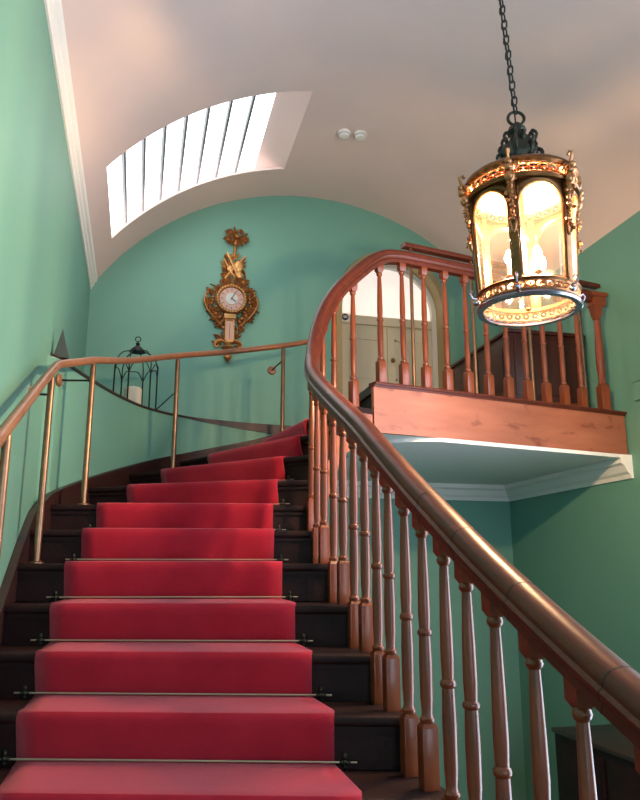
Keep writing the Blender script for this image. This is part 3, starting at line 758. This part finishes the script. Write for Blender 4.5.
# crown
bm = bmesh.new()
lathe(bm, [(.075, .66), (.082, .672), (.060, .69), (.052, .705), (.070, .72), (.078, .742), (.062, .765), (.034, .78), (.026, .80), (.038, .812), (.03, .826), (.014, .838)], 24, lobes=8, amp=.05)
for k in range(6):
    a = AOFF+2*PI*k/6; rd = Vector((math.cos(a), math.sin(a), 0))
    tube(bm, smoothpath([tuple(rd*(RT-.04)+Vector((0, 0, .655))), tuple(rd*.13+Vector((0, 0, .675))), tuple(rd*.06+Vector((0, 0, .70)))], 4), .008, 6)
for v in bm.verts: v.co.z = .66+(v.co.z-.66)*1.78; v.co.x *= 1.12; v.co.y *= 1.12
cr_ = link('crown', bm, M['bronze'], ln, True)
bm = bmesh.new()
for k in range(8):
    for zz_, o_ in ((.685, .0), (.72, -.012), (.75, -.03)):
        a = 2*PI*k/8+random.uniform(-.3, .3); rd = Vector((math.cos(a), math.sin(a), 0)); zz_ += random.uniform(-.012, .012); o_ += random.uniform(-.018, .01)
        tube(bm, smoothpath([tuple(rd*.05+Vector((0, 0, zz_))), tuple(rd*(.095+o_)+Vector((0, 0, zz_+.012))), tuple(rd*(.115+o_)+Vector((0, 0, zz_+.04))), tuple(rd*(.095+o_)+Vector((0, 0, zz_+.055))), tuple(rd*(.086+o_)+Vector((0, 0, zz_+.038)))], 3), .009, 6, False, .005)
        ball(bm, rd*(.066+o_)+Vector((0, 0, zz_+.03)), .016, 7); ball(bm, rd*(.09+o_)+Vector((.01, 0, zz_+.015)), .010, 7)
for v in bm.verts: v.co.z = .68+(v.co.z-.66)*1.6
link('leaf_scrolls', bm, M['bronze'], cr_, True)
bm = bmesh.new(); mtx = Matrix.Rotation(PI/2, 4, 'X') 
torus(bm, (0, 0, 1.005), .037, .0075, 24, 8, Matrix.Rotation(PSI*-1, 4, 'Z') @ mtx); link('suspension_ring', bm, M['bronze'], ln, True)
# chain up to the vault, very slightly off plumb
bm = bmesh.new(); zc0 = 1.045; ztop = (vault_z(LX)-1.09)/.92; L_ = .044; n = int((ztop-zc0)/L_)+1
for k in range(n):
    z = zc0+L_*k+.012; rotz = (PI/2 if k % 2 else 0)+.5
    off = Vector((-.055*(z-zc0), .004*(z-zc0), 0))
    pts_ = []
    for j in range(12):
        a = 2*PI*j/12; pts_.append(Vector((.0135*math.cos(a)*math.cos(rotz), .0135*math.cos(a)*math.sin(rotz), z+.0185*math.sin(a)+(.008 if math.sin(a) > 0 else -.008)))+off)
    tube(bm, pts_, .0042, 6, True)
link('chain', bm, M['bronze'], ln, True)
bm = bmesh.new(); pts_ = []
for k in range(60):
    t = k/59; z = .95+(ztop-.95)*t; pts_.append((-.055*(z-zc0)-.016+.003*math.sin(t*40), -.012, z))
tube(bm, pts_, .0035, 6); link('flex_cable', bm, M['iron'], ln, True)
bm = bmesh.new(); lathe(bm, [(.03, ztop-.05), (.06, ztop-.02), (.07, ztop+.01)], 20, -.055*(ztop-zc0), 0); link('ceiling_rose', bm, M['bronze'], ln, True)

# ------------------------------------------------------------------ gilt barometer clock
BX, BZ = .77, 2.61; YB = YF
ck = thing('wall_clock', 'ornate carved gilt wall clock with round pale dial high on the green end wall', 'wall clock', None, (BX, YB, BZ)); ck.scale = (1.06, 1, 1.055)
RXm = Matrix.Rotation(PI/2, 4, 'X')
def leaf(bm, c, ang, L, wd, tilt=.3, th=.02):
    """pointed carved leaf lying on the wall plane, raised along its midrib"""
    u = Vector((math.cos(ang), 0, math.sin(ang))); v = Vector((-math.sin(ang), 0, math.cos(ang))); c = Vector(c)
    up2 = Vector((0, -1, 0)); mid, l, r, b = [], [], [], []
    n = 5
    for k in range(n+1):
        t = k/n; w = wd*math.sin(PI*min(1, t*.92+.08))**.8*(1 if k < n else .05); h = th*(.4+math.sin(PI*t)*.8)+tilt*L*t*.5
        p = c+u*L*t
        mid.append(bm.verts.new(p+up2*h)); l.append(bm.verts.new(p+v*w*.5+up2*h*.4)); r.append(bm.verts.new(p-v*w*.5+up2*h*.4)); b.append(bm.verts.new(p+up2*max(0, h*.3-.006)))
    for k in range(n):
        for A_, B_ in ((mid, l), (l, b), (b, r), (r, mid)): bm.faces.new((A_[k], A_[k+1], B_[k+1], B_[k]))
bm = bmesh.new()
lathe(bm, [(.150, 0.001), (.150, .035), (.135, .05)], 36, mtx=RXm)
box(bm, -.055, .035, -.045, -.001, -.42, -.13, None, .006)
for k in range(5): pass
link('backboard', bm, M['gold'], ck, True)
bm = bmesh.new(); torus(bm, (0, -.052, 0), .128, .018, 40, 10, RXm); bz = link('bezel', bm, M['gold'], ck, True)
bm = bmesh.new()
for k in range(30):
    a = 2*PI*k/30; ball(bm, (.130*math.cos(a), -.066, .130*math.sin(a)), .0095, 7)
link('bead_ring', bm, M['goldlight'], bz, True)
bm = bmesh.new(); lathe(bm, [(.113, .045), (.113, .053)], 40, mtx=RXm); dl = link('dial', bm, M['dial'], ck)
bm = bmesh.new(); lathe(bm, [(.058, .0535), (.055, .060), (.05, .0605)], 32, mtx=RXm); link('dial_centre', bm, M['dialin'], dl)
bm = bmesh.new()
for k in range(12):
    a = 2*PI*k/12; m2 = Matrix.Rotation(-a, 4, 'Y'); box(bm, -.002, .002, -.0565, -.054, .078, .102, m2)
link('numerals', bm, M['iron'], dl)
for ang, L in ((.5, .07), (2.2, .045)):
    bm = bmesh.new(); box(bm, -.0035, .0035, -.068, -.064, -.01, L, Matrix.Rotation(ang, 4, 'Y')); link('hand', bm, M['iron'], dl)
bm = bmesh.new()       # foliage round the dial
for k in range(150):
    a = random.uniform(0, 2*PI); r = random.uniform(.135, .185); sx = 1.0+.12*abs(math.cos(a))
    if math.sin(a) > .8: r *= .95
    x_, z_ = r*math.cos(a)*sx, r*math.sin(a)*1.02-.02
    leaf(bm, (x_, -.015, z_), a+random.uniform(-.9, .9), random.uniform(.04, .085), random.uniform(.018, .03), random.uniform(.0, .35))
for k in range(90):     # drooping side sprays
    sd = random.choice((-1, 1)); t = random.random()
    x_ = sd*(.20-.13*t+random.uniform(-.03, .03)); z_ = -.03-.24*t+random.uniform(-.03, .03)
    leaf(bm, (x_, -.012, z_), (-PI/2+sd*random.uniform(-.6, 1.4)), random.uniform(.04, .075), .024, random.uniform(0, .3))
for sd in (-1, 1):
    tube(bm, smoothpath([(sd*.20, -.02, .10), (sd*.245, -.03, .0), (sd*.23, -.03, -.08), (sd*.17, -.03, -.17), (sd*.09, -.025, -.25), (sd*.05, -.02, -.33)], 5), .012, 6, False, .006)
    for j in range(12):
        t = j/11; ball(bm, (sd*(.215-.15*t+.02*math.sin(j*2)), -.03, .08-.36*t), random.uniform(.012, .019), 7)
link('carved_foliage', bm, M['gold'], ck, True)
bm = bmesh.new()       # trophy above the dial
for k in range(46):
    t = random.random(); w = .105*(1-.45*t)
    leaf(bm, (random.uniform(-w, w)+.01, -.015, .17+.27*t), random.uniform(0, 2*PI), random.uniform(.04, .07), .024, random.uniform(0, .35))
tube(bm, [(-.055, -.05, .46), (.055, -.045, .24)], .011, 8, False, .016); tube(bm, [(.12, -.05, .44), (-.07, -.045, .20)], .008, 8)
ball(bm, (.055, -.045, .33), .045, 12, (1, .45, 1.35)); ball(bm, (.065, -.045, .245), .035, 12, (1, .5, 1)); ball(bm, (-.02, -.045, .30), .03, 10, (1, .5, 1.2))
tube(bm, [(-.085, -.045, .40), (.02, -.045, .22)], .007, 6)
link('carved_trophy', bm, M['goldlight'], ck, True)
bm = bmesh.new()
for k in range(80):
    t = random.random(); w = .14*(1-.35*t)*(1 if random.random() < .6 else .8)
    sd = random.choice((-1, 1)); leaf(bm, (sd*random.uniform(.4, 1)*w+.01, -.01, .13+.29*t), random.uniform(0, 2*PI), random.uniform(.04, .065), .026, random.uniform(0, .3))
link('trophy_leaves', bm, M['gold'], ck, True)
bm = bmesh.new(); tube(bm, [(.02, -.03, .43), (.03, -.035, .62)], .014, 8)
for k in range(80):
    a = random.uniform(0, 2*PI); r = random.uniform(.0, .08)
    leaf(bm, (.033+r*math.cos(a)*1.2, -.03, .60+r*math.sin(a)*.9), a+random.uniform(-.5, .5), random.uniform(.03, .05), .022, .35)
for k in range(14):
    a = 2*PI*k/14; ball(bm, (.033+.092*math.cos(a), -.035, .60+.066*math.sin(a)), .014, 7)
ball(bm, (.033, -.06, .60), .026, 10)
for v in bm.verts:
    if v.co.z > .45: v.co.z += .03
link('crest', bm, M['gold'], ck, True)
bm = bmesh.new(); box(bm, -.065, .045, -.062, -.04, -.19, -.15, None, .006); link('plaque', bm, M['goldlight'], ck, True)
bm = bmesh.new(); box(bm, -.042, .022, -.052, -.044, -.40, -.22); th = link('thermometer_plate', bm, M['dial'], ck)
bm = bmesh.new(); tube(bm, [(-.01, -.056, -.39), (-.01, -.056, -.24)], .003, 6); link('thermometer_tube', bm, M['copper'], th)
bm = bmesh.new()
for s_ in ((-.052, -.044, -.42, -.20), (.022, .032, -.42, -.20)): box(bm, s_[0], s_[1], -.058, -.044, s_[2], s_[3])
box(bm, -.052, .032, -.058, -.044, -.42, -.40); link('plate_moulding', bm, M['goldlight'], ck)
bm = bmesh.new(); bx = -.02
for sd in (-1, 1):
    tube(bm, smoothpath([(bx, -.03, -.43), (bx+sd*.07, -.04, -.40), (bx+sd*.12, -.035, -.43), (bx+sd*.11, -.03, -.465), (bx+sd*.08, -.03, -.45)], 5), .015, 7, False, .008)
    for k in range(10): leaf(bm, (bx+sd*random.uniform(.03, .10), -.02, random.uniform(-.46, -.36)), PI/2-sd*random.uniform(.2, 1.6), .06, .024, .2)
lathe(bm, [(.05, -.455), (.06, -.47), (.03, -.50), (.018, -.53), (.034, -.55), (.034, -.57), (.012, -.595), (.003, -.61)], 14, bx, -.035)
link('base_finial', bm, M['gold'], ck, True)

# ------------------------------------------------------------------ candle lantern on the ledge
cg = thing('candle_lantern', 'tall black wire birdcage shaped candle lantern on the dark ledge', 'candle lantern', None, (-.085, 6.12, LZ+.0005))
bm = bmesh.new(); CR = .175
torus(bm, (0, 0, .012), CR, .006, 30, 6); torus(bm, (0, 0, .008), .1, .005, 24, 6)
for k in range(3):
    a = PI*k/3; tube(bm, [(CR*math.cos(a), CR*math.sin(a), .01), (-CR*math.cos(a), -CR*math.sin(a), .01)], .004, 6)
link('base_ring', bm, M['iron'], cg, True)
bm = bmesh.new(); n = 6
for k in range(n):
    a = 2*PI*k/n+.2; b = a+2*PI/n
    u = Vector((math.cos(a), math.sin(a), 0)); w = Vector((math.cos(b), math.sin(b), 0))
    tube(bm, [u*CR+Vector((0, 0, .01)), u*CR+Vector((0, 0, .40))], .0065, 6)
    tube(bm, smoothpath([tuple(u*CR+Vector((0, 0, .40))), tuple(u*CR*.97+Vector((0, 0, .48))), tuple(u*CR*.70+Vector((0, 0, .57))), tuple(u*.03+Vector((0, 0, .60)))], 4), .005, 6)
    pts_ = []
    for j in range(9):
        t = j/8; d = (u*(1-t)+w*t).normalized()*CR; pts_.append(d+Vector((0, 0, .36+.09*math.sin(PI*t)+(.025*math.sin(PI*t*2)**2))))
    tube(bm, pts_, .0045, 6)
link('cage', bm, M['iron'], cg, True)
bm = bmesh.new(); lathe(bm, [(.066, .585), (.062, .60), (.04, .625), (.018, .64), (.012, .655), (.02, .665), (.006, .68)], 18)
torus(bm, (0, 0, .708), .022, .0045, 16, 6, RXm); link('cap', bm, M['iron'], cg, True)
bm = bmesh.new(); tube(bm, [(.16, -.10, .03), (.34, -.16, .22)], .0055, 6); link('hinged_stay', bm, M['iron'], cg, True)
cg.scale = (1, 1, .93)
bm = bmesh.new(); lathe(bm, [(.066, .0), (.070, .01), (.070, .205), (.062, .215), (.05, .208)], 24)
lathe(bm, [(.003, .2), (.003, .235)], 6)
tag(link('candle', bm, M['candle'], None, True, (-.10, 6.12, LZ+.022)), 'thick cream pillar candle standing inside the black wire lantern', 'candle')

# pointed ornament at the narrow end of the ledge
bm = bmesh.new()
b_ = [(-.04, -.03), (.04, -.035), (.05, .03), (-.035, .035)]
vb = [bm.verts.new((x, y, 0)) for x, y in b_]; vt = bm.verts.new((-.0, 0, .19)); bm.faces.new(vb[::-1])
for k in range(4): bm.faces.new((vb[k], vb[(k+1) % 4], vt))
tag(link('pointed_ornament', bm, M['spike'], None, False, (-.505, 4.50, LZ+.001)), 'dark grey pointed spike ornament at the narrow end of the ledge by the left wall', 'ornament')

# ------------------------------------------------------------------ detectors on the ceiling
for x, y, lab in ((1.60, 5.70, 'left one of the two white smoke detectors on the vaulted ceiling'), (1.745, 5.68, 'right one of the two white smoke detectors on the vaulted ceiling')):
    z = vault_z(x); t = thing('smoke_detector', lab, 'smoke detector', 'smoke detectors on the ceiling', (x, y, z+.002))
    bm = bmesh.new(); lathe(bm, [(.058, 0), (.060, -.014), (.054, -.022)], 26); link('base', bm, M['plastic'], t, True)
    bm = bmesh.new(); lathe(bm, [(.046, -.022), (.050, -.03), (.042, -.046), (.02, -.052), (.004, -.053)], 26); link('sensor_head', bm, M['plastic'], t, True)
    bm = bmesh.new(); torus(bm, (0, 0, -.029), .0485, .0028, 26, 6); link('vent_gap', bm, M['grey'], t, True)

# ------------------------------------------------------------------ cabinets
def cabinet(name, lab, x0, x1, y0, y1, z0, z1, m, top):
    t = thing(name, lab, 'cabinet', None, ((x0+x1)/2, (y0+y1)/2, z0)); cx, cy = (x0+x1)/2, (y0+y1)/2
    hx, hy, h = (x1-x0)/2, (y1-y0)/2, z1-z0
    bm = bmesh.new(); box(bm, -hx+.015, hx-.003, -hy+.015, hy-.01, .10, h-.03, None, .004); link('body', bm, m, t, True)
    bm = bmesh.new(); box(bm, -hx-.005, hx-.001, -hy-.01, hy, h-.03, h, None, .008); link('top', bm, top, t, True)
    bm = bmesh.new(); box(bm, -hx+.005, hx-.003, -hy+.005, hy-.01, .10, .17, None, .005); link('bottom_rail', bm, M['baluster'], t, True)
    for sx in (-1, 1):
        for sy in (-1, 1):
            bm = bmesh.new(); cx_, cy_ = sx*(hx-.04), sy*(hy-.045)
            box(bm, cx_-.025, cx_+.025, cy_-.025, cy_+.025, 0, .10, None, .003); link('foot', bm, m, t, True)
    np_ = max(2, int((y1-y0)/.55)); wy = (2*hy-.1)/np_
    for k in range(np_):
        a = -hy+.05+wy*k
        bm = bmesh.new(); box(bm, -hx+.004, -hx+.0152, a+.02, a+wy-.02, .22, h-.08, None, .003); box(bm, -hx-.002, -hx+.0045, a+.07, a+wy-.07, .28, h-.14, None, .002)
        link('door_panel', bm, m, t, True)
    bm = bmesh.new(); box(bm, -hx+.05, hx-.05, -hy+.004, -hy+.0152, .22, h-.08, None, .003); link('end_panel', bm, m, t, True)
    return t
cabinet('wooden_cabinet', 'dark mahogany cabinet on the landing behind the balusters against the right wall', 2.93, XR-.01, 5.40, 6.62, LAND, 2.0, M['cab'], M['cab'])
cabinet('low_cabinet', 'dark wooden cabinet with brown top edge down in the stairwell by the right wall', 2.95, XR-.01, 3.35, 5.15, ZB, -1.08, M['dark'], M['string'])

# ------------------------------------------------------------------ lights
for k, e in enumerate(cand):
    l = bpy.data.lights.new('candle_bulb_light', 'POINT'); l.energy = 58; l.color = (1, .65, .35); l.shadow_soft_size = .02
    o = bpy.data.objects.new('candle_bulb_light', l); COL.objects.link(o); o.location = (LX+e.x, LY+e.y, 1.09+.31)
w = bpy.data.worlds.new('world'); S.world = w; w.use_nodes = True
w.node_tree.nodes['Background'].inputs[0].default_value = (.7, .85, 1, 1); w.node_tree.nodes['Background'].inputs[1].default_value = .3

S.view_settings.view_transform = 'Standard'; S.view_settings.look = 'None'; S.view_settings.gamma = 1
S.view_settings.use_curve_mapping = False; S.view_settings.exposure = 0.45
